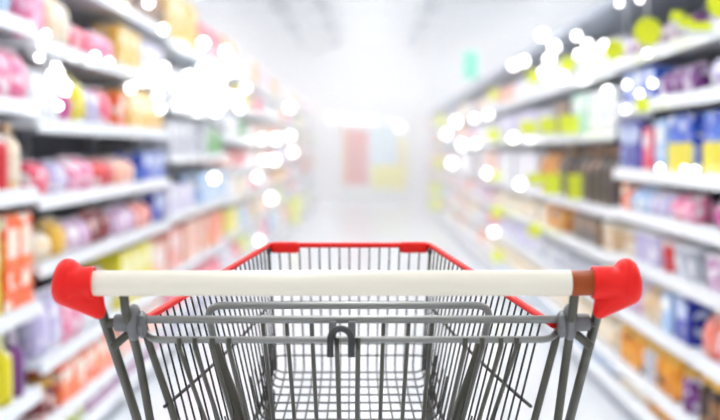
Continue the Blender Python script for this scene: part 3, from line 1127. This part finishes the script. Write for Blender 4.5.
def bottom(v):
    t = (v - V0) / (V1 - V0)
    return 0.1115 + (0.166 - 0.1115) * (1 - t) ** 2, lerp(0.757, 0.855, t)


def side_pt(v, f, s):
    ru, rz = rim(v)
    bu, bz = bottom(v)
    return Vector((s * lerp(ru, bu, f), v - 0.03 * f * ((v - V0) / (V1 - V0)), lerp(rz, bz, f)))


RW = 0.00135
for s in (-1, 1):
    bm = BM()
    n = 24
    for k in range(n):
        v = lerp(V0 + 0.01, V1 - 0.006, k / (n - 1))
        add_tube(bm, [side_pt(v, 0.0, s), side_pt(v, 0.5, s), side_pt(v, 1.0, s)], RW, 6)
    new_obj('side_wire_lattice', bm, M_THIN, CART)
    bm = BM()
    for f0, f1, r in ((0.42, 0.487, 0.0021), (0.97, 0.97, 0.0026)):
        add_tube(bm, [side_pt(lerp(V0 - 0.012, V1, q / 14), lerp(f0 - 0.006, f1, q / 14), s) + Vector((s * 0.003, 0, 0)) for q in range(15)], r, 8)
    new_obj('side_stringer_grating', bm, M_THIN, CART)
# front panel: uprights bend into the basket floor and run back
bm = BM()
NF = 17
for k in range(NF):
    f = -1 + 2 * k / (NF - 1)
    top = Vector((f * 0.1236, V1, 1.0340))
    low = Vector((f * 0.110, V1 - 0.03, 0.849))
    run = []
    for q in range(1, 9):
        v = lerp(V1 - 0.03, V0 + 0.004, q / 8)
        run.append(Vector((f * bottom(v)[0] * 0.985, v, bottom(v)[1])))
    add_tube(bm, fillet([top, low, run[0]], 0.012, 5) + run[1:], RW, 6)
new_obj('front_and_floor_wire_lattice', bm, M_THIN, CART)
# cross wires under the floor, their ends turned up the sides with round corners
bm = BM()
v = V1 - 0.038
while v > V0 + 0.1:
    bu, bz = bottom(v)
    c = 0.055
    ua, ub = side_pt(v, 0.72, -1), side_pt(v, 0.72, 1)
    va = v
    add_tube(bm, fillet([(ua.x - 0.001, va, ua.z), (-bu, va, bz - 0.003), (bu, va, bz - 0.003), (ub.x + 0.001, va, ub.z)], 0.014, 5), RW, 6)
    v -= 0.027
new_obj('floor_cross_lattice', bm, M_THIN, CART)
bm = BM()
add_tube(bm, [(-0.169, 0.080, 0.757), (0.185, 0.080, 0.757)], 0.0036, 10)
new_obj('floor_rear_bar', bm, M_ZINC, CART)
# two cross wires low on the front, carried round onto the sides
bm = BM()
for f in (0.83, 0.93):
    a = side_pt(V1, f, 1)
    b = side_pt(V1 - 0.16, f, 1)
    add_tube(bm, fillet([(-b.x - .001, b.y, b.z), (-a.x - .001, a.y + 0.003, a.z), (a.x + .001, a.y + 0.003, a.z), (b.x + .001, b.y, b.z)], 0.014, 5), RW, 6)
a = side_pt(V1, 0.487, 1)
add_tube(bm, [(-a.x - .004, a.y + 0.003, a.z), (a.x + .004, a.y + 0.003, a.z)], 0.002, 8)
new_obj('front_cross_lattice', bm, M_THIN, CART)

# red rim: a U of tube with two thicker sleeves at the front corners
bm = BM()
ru0, rz0 = rim(V0 - 0.02)
ru1, rz1 = rim(V1)
add_tube(bm, fillet([(-0.2215, 0.052, 0.995), (-ru1, V1, rz1), (ru1, V1, rz1), (0.2265, 0.046, 0.988)], 0.010, 5), 0.0041, 14)
rm = new_obj('rim', bm, M_RED, CART)
for s in (-1, 1):
    bm = BM()
    x0, x1 = sorted((s * 0.0775, s * 0.1205))
    add_box(bm, (x0, V1 - 0.008, rz1 - 0.0118), (x1, V1 + 0.008, rz1 + 0.0050), 0.004, 3)
    new_obj('corner_sleeve', bm, M_RED, rm)
    bm = BM()
    add_box(bm, (min(s * 0.120, s * 0.127), V1 - 0.014, rz1 - 0.014), (max(s * 0.120, s * 0.127), V1 + 0.003, rz1 - 0.004), 0.003, 2)
    new_obj('corner_clip', bm, M_HOOK, rm)

# --- rear gate: hangs from the bars and slopes forward into the basket ----
def gate_pt(u, q):
    """q 0 at the hinge, 1 at the foot of the gate"""
    return Vector((u, lerp(VB2 + 0.004, 0.235, q), lerp(ZB2, 0.803, q)))


gate = empty('rear_gate', (0, 0, 0))
gate.parent = CART
for u in (-0.093, -0.067, -0.0395, 0.0395, 0.067, 0.093):
    bm = BM()
    add_tube(bm, fillet([(u, VB1 + 0.003, ZB1 - 0.001), (u * 1.0, VB1 + 0.012, ZB2 + 0.01), gate_pt(u * 0.985, 1.0)], 0.03, 4), 0.0025, 8)
    new_obj('gate_wire', bm, M_ZINC, gate)
for u in (-0.183, -0.166, -0.147, -0.129, -0.0115, 0.0112, 0.128, 0.1465, 0.167, 0.184):
    bm = BM()
    p0 = Vector((u, VB2 - 0.0052, ZB2 + 0.0030))
    add_tube(bm, fillet([p0, p0 + Vector((0, 0.0, -0.010)), gate_pt(u * 0.93, 1.0)], 0.012, 4), 0.0028, 8)
    new_obj('gate_wire', bm, M_ZINC, gate)
bm = BM()
add_tube(bm, [gate_pt(-0.173, 1.0), gate_pt(0.158, 1.0)], 0.003, 8)
new_obj('gate_foot_bar', bm, M_ZINC, gate)

# --- folded child seat back: round-cornered loop behind the cross bar ------
seat = empty('child_seat_back', (0, 0, 0))
seat.parent = CART
ZL, VL = H(156, 1.32), 0.12
bm = BM()
add_tube(bm, fillet([(-0.132, 0.24, 0.84), (-0.158, 0.150, 0.945), (-0.1645, VL, ZL), (0.1665, VL, ZL), (0.160, 0.150, 0.945), (0.132, 0.24, 0.84)], 0.02, 6), 0.0044, 12)
new_obj('seat_loop', bm, M_BAR, seat)
for s in (-1, 1):
    bm = BM()
    add_tube(bm, [(s * 0.155, 0.125, 0.955), (s * 0.139, 0.165, 0.880), (s * 0.126, 0.20, 0.80)], [0.0045, 0.0072, 0.009], 10)
    new_obj('seat_side_arm', bm, M_ZINC, seat)

# --- black hook over the hinge bar ----------------------------------------
hk = empty('coin_lock_hook', (0, 0, 0))
hk.parent = CART
xc = -0.0072
rk = 0.0115
bm = BM()
pts = [(xc - rk, VB2 - 0.012, ZB2 - 0.0165)] + [(xc - rk * math.cos(math.pi * k / 14), VB2 - 0.012, ZB2 + 0.0015 + 0.0125 * math.sin(math.pi * k / 14)) for k in range(15)] + [(xc + rk, VB2 - 0.012, ZB2 - 0.0165)]
add_tube(bm, pts, 0.0037, 12)
new_obj('hook_arch', bm, M_HOOK, hk)
for dx in (-0.009, 0.012):
    bm = BM()
    add_box(bm, (xc + dx - 0.004, VB2 - 0.006, ZB2 + 0.004), (xc + dx + 0.004, VB1 + 0.003, ZB1 - 0.001), 0.0012, 2)
    new_obj('hook_lug', bm, M_GREYPL, hk, smooth=False)

# --- chassis and castors (below the frame of the photo) --------------------
bm = BM()
add_tube(bm, fillet([(-0.232, 0.30, 0.172), (-0.232, 0.28, 0.165), (-0.15, 0.70, 0.165), (0.15, 0.70, 0.165), (0.232, 0.28, 0.165), (0.232, 0.30, 0.172)], 0.05, 6), 0.011, 12)
new_obj('base_frame', bm, M_ZINC, CART)
for s in (-1, 1):
    bm = BM()
    add_tube(bm, [side_pt(V1 - 0.1, 1.0, s), (s * 0.14, 0.60, 0.165)], 0.008, 10)
    new_obj('front_strut', bm, M_ZINC, CART)
for sx, vy in ((-0.226, 0.30), (0.226, 0.30), (-0.16, 0.62), (0.16, 0.62)):
    c = empty('castor', (sx, vy, 0))
    c.parent = CART
    bm = BM()
    for q in (-1, 1):
        add_box(bm, (q * 0.016 - 0.002, -0.022, 0.05), (q * 0.016 + 0.002, 0.022, 0.142), 0.001, 1)
    add_box(bm, (-0.018, -0.022, 0.138), (0.018, 0.022, 0.155), 0.002, 1)
    new_obj('castor_fork_frame', bm, M_BAR, c, smooth=False)
    bm = BM()
    add_lathe(bm, [(0.052, -0.011), (0.062, -0.007), (0.0625, 0), (0.062, 0.007), (0.052, 0.011)], 24, axis='x', origin=(0, 0, 0.0625))
    new_obj('wheel', bm, M_RUBBER, c)

# ================================================================== WORLD
w = bpy.data.worlds.new('World')
S.world = w
w.use_nodes = True
w.node_tree.nodes['Background'].inputs['Color'].default_value = (0.9, 0.95, 1.0, 1)
w.node_tree.nodes['Background'].inputs['Strength'].default_value = 0.3
# thin bright haze that fills the hall, thicker towards its far end
nt = w.node_tree
vs = nt.nodes.new('ShaderNodeVolumeScatter')
vs.inputs['Anisotropy'].default_value = 0.2
geo = nt.nodes.new('ShaderNodeNewGeometry')
sep = nt.nodes.new('ShaderNodeSeparateXYZ')
nt.links.new(geo.outputs['Position'], sep.inputs[0])
mr = nt.nodes.new('ShaderNodeMapRange')
mr.inputs['From Min'].default_value = 2.0
mr.inputs['From Max'].default_value = 9.0
mr.inputs['To Min'].default_value = 0.0
mr.inputs['To Max'].default_value = 0.055
nt.links.new(sep.outputs['Y'], mr.inputs['Value'])
nt.links.new(mr.outputs['Result'], vs.inputs['Density'])
nt.links.new(vs.outputs['Volume'], nt.nodes['World Output'].inputs['Volume'])
S.cycles.volume_max_steps = 64
